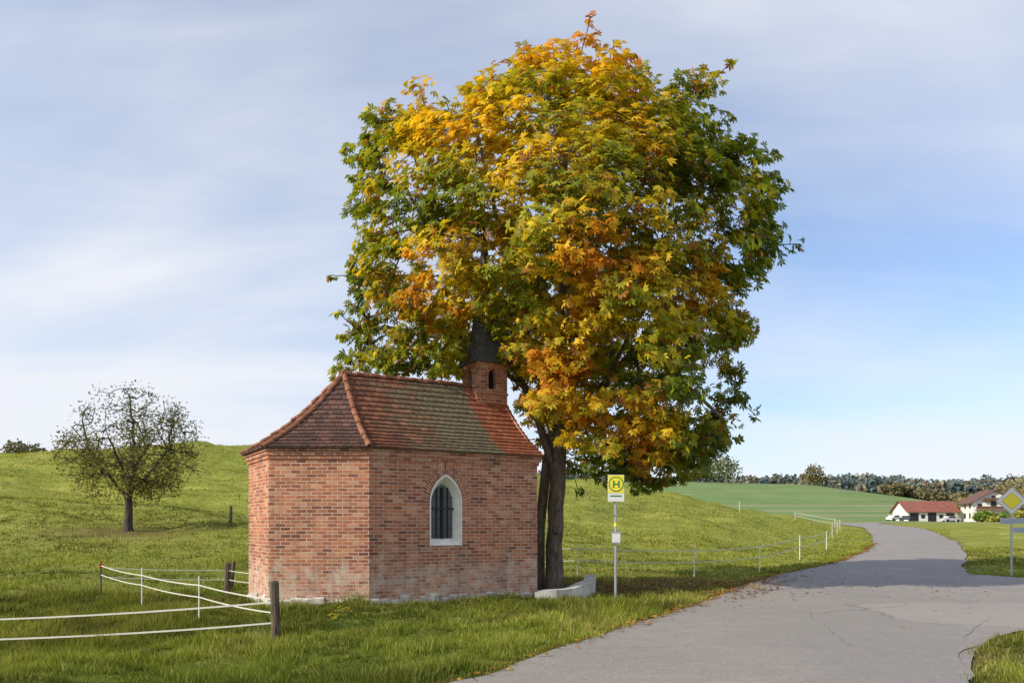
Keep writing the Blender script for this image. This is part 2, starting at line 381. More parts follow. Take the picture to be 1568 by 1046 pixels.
for i in (1,2,3,4,5):
    p=poly[i];q=poly[(i+1)%6];ln=math.dist(p,q)
    uu=u if i<5 else -ln
    mb.face([(p[0],p[1],-.4),(q[0],q[1],-.4),(q[0],q[1],HW),(p[0],p[1],HW)],[(uu,-.4),(uu+ln,-.4),(uu+ln,HW),(uu,HW)]);u+=ln
mb.face([(4.0,0,HW),(4.0,3.93,HW),(4.0,1.965,5.0)],[(0,HW),(3.93,HW),(1.965,5.0)])
def ringband(mb,o,z0,z1,m=0,P=poly):
    a=offs(P,o);b_=offs(P,-.02);u=0;n=len(P)
    for i in range(n):
        p,q=a[i],a[(i+1)%n];pi,qi=b_[i],b_[(i+1)%n];ln=math.dist(p,q)
        mb.face([(*p,z0),(*q,z0),(*q,z1),(*p,z1)],[(u,z0),(u+ln,z0),(u+ln,z1),(u,z1)],m)
        mb.face([(*pi,z0),(*qi,z0),(*q,z0),(*p,z0)],None,m);mb.face([(*p,z1),(*q,z1),(*qi,z1),(*pi,z1)],None,m);u+=ln
ringband(mb,.03,3.03,3.10);ringband(mb,.06,3.103,3.18);ringband(mb,.09,3.183,3.26)
def archring(mb,T,xc,w,zs,t,proud,m=0,npt=16):
    a=arch(xc,w,0,zs,npt)[1:-1];o=arch(xc,w+2*t,0,zs,npt)[1:-1];v=0
    for i in range(len(a)-1):
        dl=math.dist(o[i],o[i+1])
        mb.face([T(*a[i],proud),T(*o[i],proud),T(*o[i+1],proud),T(*a[i+1],proud)][::-1],[(0,v),(.21,v),(.21,v+dl),(0,v+dl)][::-1],m)
        mb.face([T(*o[i],proud),T(*o[i],.0),T(*o[i+1],.0),T(*o[i+1],proud)],None,m);v+=dl
archring(mb,TF,1.71,.74,2.17,.2,-.012)
mb.obj('walls',[M_brick],ch)
mb=MB();rs=random.Random(9);po=offs(poly,.035)
for i in range(6):
    p=Vector(po[i]);q=Vector(po[(i+1)%6]);pi=Vector(poly[i]);qi=Vector(poly[(i+1)%6]);n_=max(3,int((q-p).length/.22));hs=[.17+rs.uniform(-.05,.06) for _ in range(n_+1)]
    for k in range(n_):
        a=p.lerp(q,k/n_);b_=p.lerp(q,(k+1)/n_);ai=pi.lerp(qi,k/n_);bi=pi.lerp(qi,(k+1)/n_);z=hs[k]
        mb.face([(*a,-.4),(*b_,-.4),(*b_,z),(*a,z)]);mb.face([(*a,z),(*b_,z),(*bi,z+.03),(*ai,z+.03)])
        z2=hs[k+1] if k<n_-1 else z
        if abs(z2-z)>1e-4: mb.face([(*b_,min(z,z2)),(*bi,min(z,z2)),(*bi,max(z,z2)),(*b_,max(z,z2))])
mb.obj('stone_plinth',[M_stone],ch)
mb=MB();inn=arch(1.71,.50,1.40,2.18)
for i in range(len(win)):
    j=(i+1)%len(win);a,b_=win[i],win[j];c_,d_=inn[i],inn[j]
    mb.face([(a[0],-.006,a[1]),(b_[0],-.006,b_[1]),(d_[0],.2,d_[1]),(c_[0],.2,c_[1])],None,0)
o2=arch(1.71,.76,1.23,2.17)
for i in range(len(win)-1):
    a,b_=win[i],win[i+1];c_,d_=o2[i],o2[i+1]
    mb.face([(a[0],-.016,a[1]),(c_[0],-.016,c_[1]),(d_[0],-.016,d_[1]),(b_[0],-.016,b_[1])],None,0)
mb.face([(x,.2,z) for x,z in inn],None,1)
for zz in (1.62,1.84,2.06,2.28): mb.box(1.46,.185,zz-.008,1.96,.197,zz+.008,2)
for xx in (1.58,1.71,1.84): mb.box(xx-.008,.17,1.42,xx+.008,.184,2.5,2)
mb.box(1.69,.14,1.40,1.73,.168,2.5,2);mb.box(1.46,.14,2.02,1.96,.168,2.06,2)
mb.obj('window',[M_plaster,M_glass,M_iron],ch)
ev=offs(poly,.14);GE=4.1;ev[1]=(GE,ev[1][1]);ev[2]=(GE,ev[2][1]);apex=(.12,1.965);rend=(GE,1.965);ZE=3.25;ZR=5.08
def zprof(t): return ZE+(ZR-ZE)*(t-.10*math.sin(math.pi*t))
def facet(mb,el,er,tl,tr,m,nc=17):
    ud=(Vector(er)-Vector(el)).normalized()
    nrm=Vector((ud.y,-ud.x,0))
    def pt(t,side,lift,jj=0):
        a,b_=(el,tl) if side==0 else (er,tr)
        x=a[0]+(b_[0]-a[0])*t;y=a[1]+(b_[1]-a[1])*t
        return (x+nrm.x*lift*.5,y+nrm.y*lift*.5,zprof(t)+lift)
    U=lambda p:(Vector(p[:2])-Vector(el)).dot(ud)
    rs=random.Random(5)
    for i in range(nc):
        t0,t1=i/nc,(i+1)/nc
        a=pt(t0,0,.028);b_=pt(t0,1,.028);c_=pt(t1,1,.002);d_=pt(t1,0,.002)
        e=pt(t0,0,-.01);f=pt(t0,1,-.01)
        v0=i*.15+.004;v1=(i+1)*.15-.004
        ua,ub=U(a),U(b_);n_=max(1,int((ub-ua)/.17))
        for k in range(n_):
            s0,s1=k/n_,(k+1)/n_;j=rs.uniform(-.005,.012)
            lp=lambda p,q,s:Vector(p).lerp(Vector(q),s)
            A=lp(a,b_,s0);B=lp(a,b_,s1);Cc=lp(d_,c_,s1);D=lp(d_,c_,s0);E=lp(e,f,s0);Fv=lp(e,f,s1)
            A.z+=j;B.z+=j
            mb.face([A,B,Cc,D],[(U(A),v0),(U(B),v0),(U(Cc),v1),(U(D),v1)],m)
            mb.face([E,Fv,B,A],[(U(E),v0),(U(Fv),v0),(U(B),v0+.02),(U(A),v0+.02)],m)
mb=MB()
facet(mb,ev[0],ev[1],apex,rend,0);facet(mb,ev[5],ev[0],apex,apex,1);facet(mb,ev[4],ev[5],apex,apex,1)
facet(mb,ev[3],ev[4],apex,apex,1);facet(mb,ev[2],ev[3],rend,apex,0)
mb.face([(*p,ZE-.015) for p in ev[::-1]],None,1)
mb.obj('roof',[M_roof,M_roofd],ch)
def halfround(mb,p0,p1,r,m=0,over=.05,seg=.33):
    p0=Vector(p0);p1=Vector(p1);d=p1-p0;n=max(1,int(d.length/seg));d.normalize();side=d.cross(Vector((0,0,1))).normalized();up=side.cross(d)
    st=(p1-p0).length/n
    for i in range(n):
        a=p0+d*(i*st);b_=a+d*(st+over);j=random.uniform(-.008,.008)
        for k in range(6):
            t0=math.pi*k/6;t1=math.pi*(k+1)/6
            def q(p,rr,t,l): return p+side*math.cos(t)*rr+up*(math.sin(t)*rr+l+j)
            mb.face([q(a,r*1.15,t0,.012),q(a,r*1.15,t1,.012),q(b_,r*.88,t1,0),q(b_,r*.88,t0,0)],None,m)
            mb.face([q(a,r*1.15,t0,.012),q(a,r*.8,t0,.0),q(a,r*.8,t1,.0),q(a,r*1.15,t1,.012)],None,m)
mb=MB()
halfround(mb,(.05,1.965,ZR-.03),(3.45,1.965,ZR-.03),.085)
for k in (0,5,4,3):
    e=ev[k];ts=[0,.2,.4,.6,.8,1]
    for t0,t1 in zip(ts[:-1],ts[1:]):
        a=(e[0]+(apex[0]-e[0])*t0,e[1]+(apex[1]-e[1])*t0,zprof(t0));b_=(e[0]+(apex[0]-e[0])*t1,e[1]+(apex[1]-e[1])*t1,zprof(t1))
        halfround(mb,a,b_,.06,seg=.26)
mb.obj('ridge_and_hip_tiles',[M_ridge],ch)
mb=MB()
for sy,e in ((0,ev[1]),(1,ev[2])):
    for i in range(17):
        t0,t1=i/17,(i+1)/17
        y0=e[1]+(1.965-e[1])*t0;y1=e[1]+(1.965-e[1])*t1;z0,z1=zprof(t0),zprof(t1)
        mb.face([(GE+.003,y0,z0-.12),(GE+.003,y1,z1-.12),(GE+.003,y1,z1+.01),(GE+.003,y0,z0+.01)],None,0)
mb.obj('verge_boards',[M_wood],ch)
# turret
tc=(3.69,1.965);hw=.41;mb=MB();TZ0,TZ1=4.3,5.62
fr=arch(tc[0],.22,4.98,5.30,6)
TT=lambda x,z,d:(x,tc[1]-hw+d,z)
wall_arch(mb,TT,tc[0]-hw,tc[0]+hw,TZ0,TZ1,fr)
sl=arch(0,.22,4.98,5.30,6)
TL=lambda x,z,d:(tc[0]-hw+d,tc[1]-x,z)
wall_arch(mb,TL,-hw,hw,TZ0,TZ1,sl,.3)
x0,x1,y0,y1=tc[0]-hw,tc[0]+hw,tc[1]-hw,tc[1]+hw
mb.face([(x1,y0,TZ0),(x1,y1,TZ0),(x1,y1,TZ1),(x1,y0,TZ1)],[(0,TZ0),(.82,TZ0),(.82,TZ1),(0,TZ1)])
mb.face([(x1,y1,TZ0),(x0,y1,TZ0),(x0,y1,TZ1),(x1,y1,TZ1)],[(0,TZ0),(.82,TZ0),(.82,TZ1),(0,TZ1)])
for ol,T in ((fr,TT),(sl,TL)):
    for i in range(len(ol)):
        a,b_=ol[i],ol[(i+1)%len(ol)];mb.face([T(*a,0),T(*b_,0),T(*b_,.16),T(*a,.16)],None,0)
    mb.face([T(*p,.16) for p in ol],None,1)
tp=[(x0,y0),(x1,y0),(x1,y1),(x0,y1)]
ringband(mb,.03,5.47,5.54,0,tp);ringband(mb,.055,5.542,5.61,0,tp);ringband(mb,.02,4.84,4.90,0,tp)
archring(mb,TT,tc[0],.22,5.30,.1,-.006)
mb.obj('turret',[M_brick,M_dark],ch)
mb=MB()
def oct(h,z,sq):
    pts=[]
    for k in range(8):
        a=math.pi/8+k*math.pi/4;c,s=math.cos(a),math.sin(a)
        ro=h/math.cos(math.pi/8);p=(c*ro,s*ro)
        ps=(h*(1 if p[0]>0 else -1),h*(1 if p[1]>0 else -1))
        pts.append((tc[0]+p[0]*(1-sq)+ps[0]*sq,tc[1]+p[1]*(1-sq)+ps[1]*sq,z))
    return pts
rings=[oct(.54,5.60,1),oct(.50,5.66,1),oct(.41,5.85,.75),oct(.335,6.15,.3),oct(.29,6.5,0),oct(.19,7.4,0),oct(.02,9.0,0)]
for a,b_ in zip(rings[:-1],rings[1:]):
    for k in range(8):
        j=(k+1)%8;mb.face([a[k],a[j],b_[j],b_[k]],None,0)
mb.face(rings[0][::-1],None,0)
mb.cyl((tc[0],tc[1],8.95),(tc[0],tc[1],9.5),.02,.015,6,1)
mb.obj('spire',[M_slate,M_iron],ch)
# low curved concrete kerb round the tree foot
mb=MB()
cp=[(.50,17.75),(.95,17.78),(1.35,18.0),(1.65,18.45),(1.85,19.1),(1.95,19.8)]
cps=[]
for i in range(len(cp)-1):
    for t in (0,.33,.66): cps.append(Vector(cp[i]).lerp(Vector(cp[i+1]),t))
cps.append(Vector(cp[-1]))
inn_,out_=[],[]
for i,p in enumerate(cps):
    d=(cps[min(i+1,len(cps)-1)]-cps[max(i-1,0)]).normalized();n_=Vector((-d.y,d.x))*.13;inn_.append(p+n_);out_.append(p-n_)
zt=lambda i:.20+.02*math.sin(i*.9)+.016*i
for i in range(len(cps)-1):
    z,z2=zt(i),zt(i+1)
    mb.face([(*out_[i],-.2),(*out_[i+1],-.2),(*out_[i+1],z2),(*out_[i],z)]);mb.face([(*inn_[i+1],-.2),(*inn_[i],-.2),(*inn_[i],z),(*inn_[i+1],z2)])
    mb.face([(*out_[i],z),(*out_[i+1],z2),(*inn_[i+1],z2),(*inn_[i],z)])
mb.face([(*inn_[0],-.2),(*out_[0],-.2),(*out_[0],zt(0)),(*inn_[0],zt(0))]);k=len(cps)-1;mb.face([(*out_[k],-.2),(*inn_[k],-.2),(*inn_[k],zt(k)),(*out_[k],zt(k))])
mb.obj('concrete_kerb',[M_conc])
# ------------------------------------------------------------------ trees
def inpoly(x,z,P):
    ins=np.zeros(x.shape,bool);d=np.full(x.shape,1e9);n=len(P)
    for i in range(n):
        a=P[i];b_=P[(i+1)%n];e=(b_[0]-a[0],b_[1]-a[1]);l2=e[0]**2+e[1]**2
        t=np.clip(((x-a[0])*e[0]+(z-a[1])*e[1])/l2,0,1)
        d=np.minimum(d,np.hypot(x-a[0]-t*e[0],z-a[1]-t*e[1]))
        if a[1]!=b_[1]:
            ins^=((a[1]>z)!=(b_[1]>z))&(x<(b_[0]-a[0])*(z-a[1])/(b_[1]-a[1])+a[0])
    return ins,d
def grow(chains,targets,step,jit):
    pos=[];par=[]
    def addchain(pts,parent):
        for p in pts: 
            pos.append(p);par.append(parent);parent=len(pos)-1
        return parent
    def dens(pts):
        out=[]
        for a,b_ in zip(pts[:-1],pts[1:]):
            a=np.array(a,float);b_=np.array(b_,float);k=max(1,int(np.linalg.norm(b_-a)/step))
            for i in range(k):
                out.append(a+(b_-a)*i/k+rng.normal(0,jit*.5,3)*(1 if i else 0))
        out.append(np.array(pts[-1],float));return out
    for ci,c in enumerate(chains):
        pts=dens(c)
        if ci==0: addchain(pts,-1)
        else:
            P=np.array(pos);d=np.linalg.norm(P-pts[0],axis=1);addchain(pts[1:],int(d.argmin()))
    P=np.array(pos);T=np.array(targets)
    dd=np.array([np.linalg.norm(P-t,axis=1).min() for t in T]);order=np.argsort(dd)
    cap=len(pos)+len(T)*14;PA=np.zeros((cap,3));PA[:len(pos)]=P;n=len(pos)
    root=np.array(chains[0][0])
    for o_ in order:
        t=T[o_];v=t-PA[:n];d=np.linalg.norm(v,axis=1)
        cost=d+.35*np.maximum(0,PA[:n,2]-t[2])+np.where(PA[:n,2]<root[2]+2,3,0)
        j=int(cost.argmin());a=PA[j].copy();k=max(1,min(12,int(d[j]/step)))
        for i in range(1,k+1):
            f=i/k;p=a+(t-a)*f+np.array([0,0,.12*d[j]*math.sin(math.pi*f)])
            if i<k: p=p+rng.normal(0,jit,3)
            PA[n]=p;par.append(j if i==1 else n-1);n+=1
    return PA[:n],np.array(par)
def tubes(name,P,par,r0,ex,mat,parent,rmin,flare=True,rmax=9):
    n=len(P);cnt=np.zeros(n);ch_=np.zeros(n,int)
    for i in range(n):
        if par[i]>=0: ch_[par[i]]+=1
    for i in range(n-1,-1,-1):
        if ch_[i]==0: cnt[i]+=1
        if par[i]>=0: cnt[par[i]]+=cnt[i]
    r=np.clip(r0*cnt**ex,rmin,rmax)
    main=np.full(n,-1)
    for i in range(n):
        p=par[i]
        if p>=0 and (main[p]<0 or cnt[i]>cnt[main[p]]): main[p]=i
    if flare:
        zb=P[0,2];r=r*(1+.75*np.exp(-np.maximum(0,P[:,2]-zb)/.28)*(r>.3*r.max()))
    V=[];Fc=[]
    def ring(c,d,rad,k):
        d=Vector(d).normalized();ref=Vector((0,1,0)) if abs(d.y)<.95 else Vector((1,0,0))
        a=d.cross(ref).normalized();b_=d.cross(a);s=len(V)
        big=rad>.12
        for q in range(k):
            t=2*math.pi*q/k;rr=rad*(1+(.10*math.sin(3*t+c[2]*1.1)+.07*math.sin(5*t+c[2]*2) if big else 0))
            v=Vector(c)+a*math.cos(t)*rr+b_*math.sin(t)*rr;V.append(v[:])
        return s
    rings={}
    def nring(i,k):
        if (i,k) in rings: return rings[(i,k)]
        d=P[i]-P[par[i]] if par[i]>=0 else np.array([0,0,1.])
        if main[i]>=0: d=d/max(1e-6,np.linalg.norm(d))+(P[main[i]]-P[i])/max(1e-6,np.linalg.norm(P[main[i]]-P[i]))
        s=ring(P[i],d,r[i],k);rings[(i,k)]=s;return s
    for i in range(n):
        p=par[i]
        if p<0: continue
        k=14 if r[i]>.1 else (7 if r[i]>.03 else 4)
        if main[p]==i: s0=nring(p,k)
        else: s0=ring(P[p],P[i]-P[p],min(r[p],r[i]*1.25),k)
        s1=nring(i,k)
        for q in range(k):
            w=(q+1)%k;Fc.append((s0+q,s0+w,s1+w,s1+q))
    return mesh_np(name,np.array(V),np.array(Fc),mat,None,True,parent)
def norm(v): return v/np.maximum(1e-9,np.linalg.norm(v,axis=-1,keepdims=True))
def palmate(name,C,Nn,Ax,size,col,mat,parent,angs=(-78,-38,0,38,78),w=.30):
    n=len(C);Nn=norm(Nn);Ax=norm(Ax-(Ax*Nn).sum(1,keepdims=True)*Nn);S=np.cross(Nn,Ax)
    V=[];cols=[]
    for a in angs:
        a_=R(a);d=Ax*math.cos(a_)+S*math.sin(a_);pp=-Ax*math.sin(a_)+S*math.cos(a_)
        Ln=(size*(1-.28*abs(a)/80))[:,None]
        m1=C+d*Ln*.62
        v=np.stack([C,m1-pp*Ln*w*.5-Nn*Ln*.02,C+d*Ln-Nn*Ln*.24,m1+pp*Ln*w*.5-Nn*Ln*.02],1)
        V.append(v);cols.append(np.repeat(col[:,None],4,1))
    V=np.concatenate(V,0).reshape(-1,3);cols=np.concatenate(cols,0).reshape(-1,3)
    F=np.arange(len(V)).reshape(-1,4)
    return mesh_np(name,V,F,mat,cols,False,parent)
def X(px): return (px-784)*.01623
def Z(py): return 1.7+(803-py)*.01623
out=[(515,196),(548,238),(532,290),(540,330),(518,395),(538,430),(520,470),(535,515),(508,552),(560,568),(610,560),(655,580),(705,590),(728,545),(778,560),(800,625),(828,650),
     (862,735),(905,728),(960,742),(1015,758),(1050,738),(1100,708),(1138,690),(1125,650),(1150,605),(1142,550),(1165,500),(1160,455),(1195,385),(1212,350),(1188,318),(1205,296),(1178,262),
     (1180,238),(1140,226),(1135,195),(1100,172),(1098,132),(1050,120),(1005,86),(965,52),(925,42),(895,58),(850,46),(800,62),(752,82),(712,98),(705,130),(690,158),(650,142),(612,132),(585,168),(556,172),(545,195)]
OUT=[(X(a),Z(b_)) for a,b_ in out]
n=12000
cx=rng.uniform(-4.6,7.1,n);cz=rng.uniform(2.2,14.1,n)
ins,dd=inpoly(cx,cz,OUT)
k=ins&(dd>.28);cx,cz,dd=cx[k],cz[k],dd[k]
Dp=np.minimum(4.3,2.1*np.sqrt(dd))
uu=rng.random(len(cx))**.45*np.where(rng.random(len(cx))<.58,-1,1)
cy=20.2+Dp*uu
shr=1-.045*np.maximum(0,20.2-cy);cx=1.2+(cx-1.2)*shr;cz=1.7+(cz-1.7)*np.where(cz>6,shr,1)
nn=vn(cx/1.2,cy/1.2,cz/.95,11)
k=(nn>.41)
k&=~((cx>-3.6)&(cx<.45)&(cy>16)&(cy<21.5)&(cz<5.5))
k&=~((cx>-1.35)&(cx<.0)&(cy<20.6)&(cz<6.45))
cx,cy,cz,dd=cx[k],cy[k],cz[k],dd[k]
sel=np.arange(len(cx));rng.shuffle(sel)
keep=[]
for i in sel:
    if all((cx[i]-cx[j])**2+(cy[i]-cy[j])**2+(cz[i]-cz[j])**2>.34**2 for j in keep): keep.append(i)
    if len(keep)>=980: break
cl=np.stack([cx,cy,cz],-1)[keep]
ex=[]
for i in range(len(OUT)):
    a=np.array(OUT[i]);b_=np.array(OUT[(i+1)%len(OUT)]);nn_=np.array([1.2,8.0])
    for s_ in (0,.5):
        p=a+(b_-a)*s_;p=p+(nn_-p)/np.linalg.norm(nn_-p)*rng.uniform(.32,.62)
        if -3.4<p[0]<.3 and p[1]<5.6: continue
        ex.append((p[0],20.3+rng.normal(0,.6),p[1]))
for i in range(34): ex.append((rng.uniform(.55,1.9),rng.uniform(17.6,19.0),rng.uniform(4.2,6.4)))
for i in range(26): ex.append((rng.uniform(2.0,5.0),rng.uniform(18,21.5),rng.uniform(3.1,4.6)))
cl=np.concatenate([cl,np.array(ex)])
nmain=len(cl)
tw=[]
for i in range(120):
    j=rng.integers(len(keep),nmain-60);p=cl[j]+norm((cl[j]-np.array([1.2,20.2,8.])))*rng.uniform(.2,.5)+rng.normal(0,.14,3);tw.append(p)
cl=np.concatenate([cl,np.array(tw)])
ct=empty('chestnut_tree',(0,0,0))
z0=hz(*TREE)-.15;tx,ty=TREE
chains=[[(tx,ty,z0),(tx-.02,ty,1.2),(tx+.05,ty,2.6),(tx+.1,ty+.1,3.9),(1.3,20,5.5),(1.25,20.1,7.5),(1.4,20.1,9.8),(1.2,20.1,12.6)],
 [(tx+.05,ty,2.9),(.3,20.6,5.3),(-.9,20.9,7.6),(-2.3,20.6,9.6),(-3.0,20.4,10.8)],
 [(tx+.1,ty,3.6),(2.1,20.2,4.9),(3.4,20.6,6.6),(4.8,20.6,8.3),(5.9,20.5,9.3)],
 [(tx+.1,ty,4.1),(1.2,18.6,5.4),(1.3,17.2,7.6),(.8,16.6,9.6)],
 [(1.3,20,5.5),(2.6,21.6,7.5),(2.8,22.6,9.8)],[(tx+.1,ty,3.9),(2.4,19.2,4.8),(3.9,18.8,5.2),(4.8,18.9,4.4)],
 [(1.25,20.1,7.5),(2.8,19.8,9.5),(4.1,19.8,11.4)],[(1.25,20,7),(-.3,19.4,9),(-.9,19.2,11.4)],
 [(.3,20.6,5.3),(-1.4,20.4,6.4),(-3.2,20.2,6.7)],[(.3,20.6,5.3),(.1,22.4,7.4),(-.3,23,9.5)],[(2.1,20.2,4.9),(2.9,18.2,6.4),(3.6,17,8)]]
P,par=grow(chains,cl,.38,.05)
tubes('trunk_and_limbs',P,par,.0115,.455,M_bark,ct,.008,rmax=.26)
mb=MB();sp2=[(tx-.42,ty+.35,z0),(tx-.38,ty+.3,1.6),(tx-.2,ty+.3,3.3),(tx+.3,ty+.6,5.2)];rr2=[.17,.13,.12,.1]
for i in range(3): mb.cyl(sp2[i],sp2[i+1],rr2[i],rr2[i+1],12,0,False)
mb.cyl((tx+.02,ty-.25,1.55),(tx+.02,ty-.31,1.55),.1,.06,10);mb.obj('second_stem',[M_bark],ct,True)
cnts=np.where(np.arange(len(cl))<nmain,29,7)
ci=np.repeat(np.arange(len(cl)),cnts);nl=len(ci)
rad=np.where(np.arange(len(cl))<nmain,rng.uniform(.28,.54,len(cl)),.16)[ci]
u=norm(rng.normal(0,1,(nl,3)))*rng.random((nl,1))**.45
offv=u*np.stack([rad,rad,rad*.62],-1);offv[:,2]-=.16*(offv[:,0]**2+offv[:,1]**2)/rad
C=cl[ci]+offv
core=np.array([1.2,20.1,8.0])
outw=norm(C-core);Nn=norm(np.array([0,0,.75])+outw*.55+rng.normal(0,.42,(nl,3)))
Ax=norm(outw*1.0+norm(offv)*.8+np.array([0,0,-.35])+rng.normal(0,.4,(nl,3)))
size=rng.uniform(.13,.225,nl)
def G(c,px,py,sx,sy): return np.exp(-(((c[:,0]-X(px))/(sx*.01623))**2+((c[:,2]-Z(py))/(sy*.01623))**2))
cn=vn(cl[:,0]/1.1,cl[:,1]/1.1,cl[:,2]/1.1,21);cn2=vn(cl[:,0]/.6,cl[:,1]/.6,cl[:,2]/.6,31)
yel=.85*G(cl,735,235,85,120)+.50*G(cl,850,110,170,55)+.38*G(cl,900,250,95,75)+.52*G(cl,660,440,70,50)+.58*G(cl,900,440,90,55)+.55*G(cl,850,570,65,75)+.48*G(cl,950,660,100,55)+.36*G(cl,1060,480,80,80)+.22*G(cl,600,300,90,130)+.28*G(cl,1000,130,100,70)+.15*G(cl,1080,260,80,90)
yel=yel+(cn-.5)*.85+.24-.14*sm(3.5,6.5,cl[:,0])*(cl[:,2]>3)+.05*(cl[:,1]<19)
ora=.65*G(cl,860,60,200,42)+.65*G(cl,920,450,85,45)+.68*G(cl,850,590,65,65)+.55*G(cl,650,460,60,45)+.42*G(cl,1000,100,95,65)+.45*G(cl,590,165,65,32)+.45*G(cl,1000,330,70,60)+.4*G(cl,960,680,90,50)+.25*G(cl,1060,470,60,60)+(cn2-.5)*.85
yl=np.clip(yel[ci]+rng.normal(0,.14,nl),0,1)
pal=np.array([(.085,.135,.018),(.17,.235,.022),(.32,.35,.026),(.58,.47,.024),(.82,.56,.028)])
q=yl*4;i0=np.clip(q.astype(int),0,3);f=(q-i0)[:,None]
col=pal[i0]*(1-f)+pal[i0+1]*f
ol=np.clip((ora[ci]+rng.normal(0,.14,nl)-.28)*2.4,0,1)[:,None]*np.clip(yl*1.6+.15,0,1)[:,None]
oc=np.array([.70,.26,.02])
col=col*(1-ol*.9)+oc*ol*.9
bn=(rng.random(nl)<.05)[:,None];col=np.where(bn,np.array([.32,.13,.03]),col)
col*=rng.uniform(.75,1.18,(nl,1))
M_leaf=attr_mat('chestnut_leaf',.6,.42,.3)
palmate('leaves',C,Nn,Ax,size,col,M_leaf,ct,w=.36)
# apple tree
at_=empty('apple_tree',(0,0,0));ax_,ay_=ATREE;az=hz(ax_,ay_)
n=7000;q=norm(rng.normal(0,1,(n,3)))*rng.random((n,1))**.38
c2=np.array([ax_+.05,ay_,az+3.5])+q*np.array([2.95,2.6,2.45])
k=(vn(c2[:,0]/.8,c2[:,1]/.8,c2[:,2]/.8,41)>.43)&(c2[:,2]>az+1.1);c2=c2[k][:560]
ch2=[[(ax_,ay_,az-.1),(ax_+.02,ay_,az+.9),(ax_+.0,ay_,az+1.5),(ax_+.15,ay_,az+2.8),(ax_+.2,ay_,az+4.2),(ax_+.05,ay_,az+5.6)],
 [(ax_,ay_,az+1.3),(ax_-.7,ay_-.2,az+2.3),(ax_-1.5,ay_-.3,az+3.4),(ax_-1.9,ay_,az+4.6)],[(ax_,ay_,az+1.5),(ax_+.8,ay_+.2,az+2.4),(ax_+1.8,ay_,az+3.6)],
 [(ax_,ay_,az+1.6),(ax_+.1,ay_-.9,az+2.8),(ax_-.2,ay_-1.4,az+4)],[(ax_,ay_,az+1.6),(ax_-.1,ay_+.9,az+2.8),(ax_+.4,ay_+1.5,az+4)]]
P2,par2=grow(ch2,c2,.28,.06)
tubes('trunk_and_branches',P2,par2,.015,.42,M_barks,at_,.014)
lowc=np.clip(1-(c2[:,2]-az-1.5)/3.2,0,1)
cnt2=(12+18*lowc).astype(int);ci=np.repeat(np.arange(len(c2)),cnt2);nl=len(ci)
C=c2[ci]+rng.normal(0,.18,(nl,3));Nn=norm(rng.normal(0,.6,(nl,3))+np.array([0,0,.6]));Ax=rng.normal(0,1,(nl,3))
lowf=lowc[ci][:,None]
col=(np.array([.12,.125,.045])*(1-lowf)+np.array([.24,.22,.05])*lowf)*rng.uniform(.55,1.4,(nl,1))
palmate('leaves',C,Nn,Ax,rng.uniform(.06,.12,nl),col,attr_mat('apple_leaf',.7,.25),at_,angs=(-25,30),w=.55)
# ------------------------------------------------------------------ grass
M_grass=attr_mat('grass_blade',.75,.3,.15)
nb=320000
yy=7.2*np.exp(rng.random(nb)*math.log(40/7.2));xx=rng.uniform(-.74,.74,nb)*yy
nh=90000;yh=rng.uniform(34,78,nh);xh=rng.uniform(-.72,.55,nh)*yh
xx2=np.concatenate([xx,rng.uniform(-12,1.5,60000),rng.uniform(4.8,12,25000),xh]);yy2=np.concatenate([yy,rng.uniform(8,18.5,60000),rng.uniform(7,13,25000),yh])
vb=RM[(RM[:,0,1]>6)&(RM[:,0,1]<45)];i_=rng.integers(0,len(vb)-1,26000);f_=rng.random(26000)
e_=vb[i_,0]*(1-f_)[:,None]+vb[i_+1,0]*f_[:,None];dr=norm(vb[i_,0]-vb[i_,1]);e_=e_+dr*(rng.random(26000)**1.5*1.2-.12)[:,None]
xx2=np.concatenate([xx2,e_[:,0]]);yy2=np.concatenate([yy2,e_[:,1]])
rr=rd(xx2,yy2)
ca,sa=math.cos(R(30)),math.sin(R(30));lx=(xx2+2.89)*ca+(yy2-16.1)*sa;ly=-(xx2+2.89)*sa+(yy2-16.1)*ca
inch,dch=inpoly(lx,ly,poly)
k=(rr>-.09)&~inch&(np.hypot(xx2-tx,yy2-ty)>.35);x_,y_,rr,dch=xx2[k],yy2[k],rr[k],dch[k]
zz=Hn(x_,y_,rr);brn=brownness(x_,y_,rr+.25)
k=rng.random(len(x_))>brn*.8;x_,y_,rr,zz,brn,dch=x_[k],y_[k],rr[k],zz[k],brn[k],dch[k]
n=len(x_)
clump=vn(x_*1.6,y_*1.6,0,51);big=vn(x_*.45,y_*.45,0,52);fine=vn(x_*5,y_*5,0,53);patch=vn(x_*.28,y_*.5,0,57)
tall=.04+.09*sm(.45,.85,clump)+.07*sm(.5,.8,fine)
tall+=.06*np.exp(-dch/.4)*(fine>.5)+.06*sm(.55,.75,big)
tall*=np.where(rr<.3,.7,1)*rng.uniform(.5,1.35,n)*np.where(y_>20,.7,1)
wd=rng.uniform(.0035,.0075,n)*np.clip(y_/9,1,6)
an=rng.uniform(0,2*math.pi,n);ln=rng.normal(0,.38,(n,2))
p0=np.stack([x_-np.cos(an)*wd,y_-np.sin(an)*wd,zz-.01],-1);p1=np.stack([x_+np.cos(an)*wd,y_+np.sin(an)*wd,zz-.01],-1)
p2=np.stack([x_+ln[:,0]*tall,y_+ln[:,1]*tall,zz+tall],-1)
V=np.stack([p0,p1,p2],1).reshape(-1,3)
ga=np.array([.14,.20,.022]);gb=np.array([.29,.335,.042]);gc=np.array([.48,.43,.13])
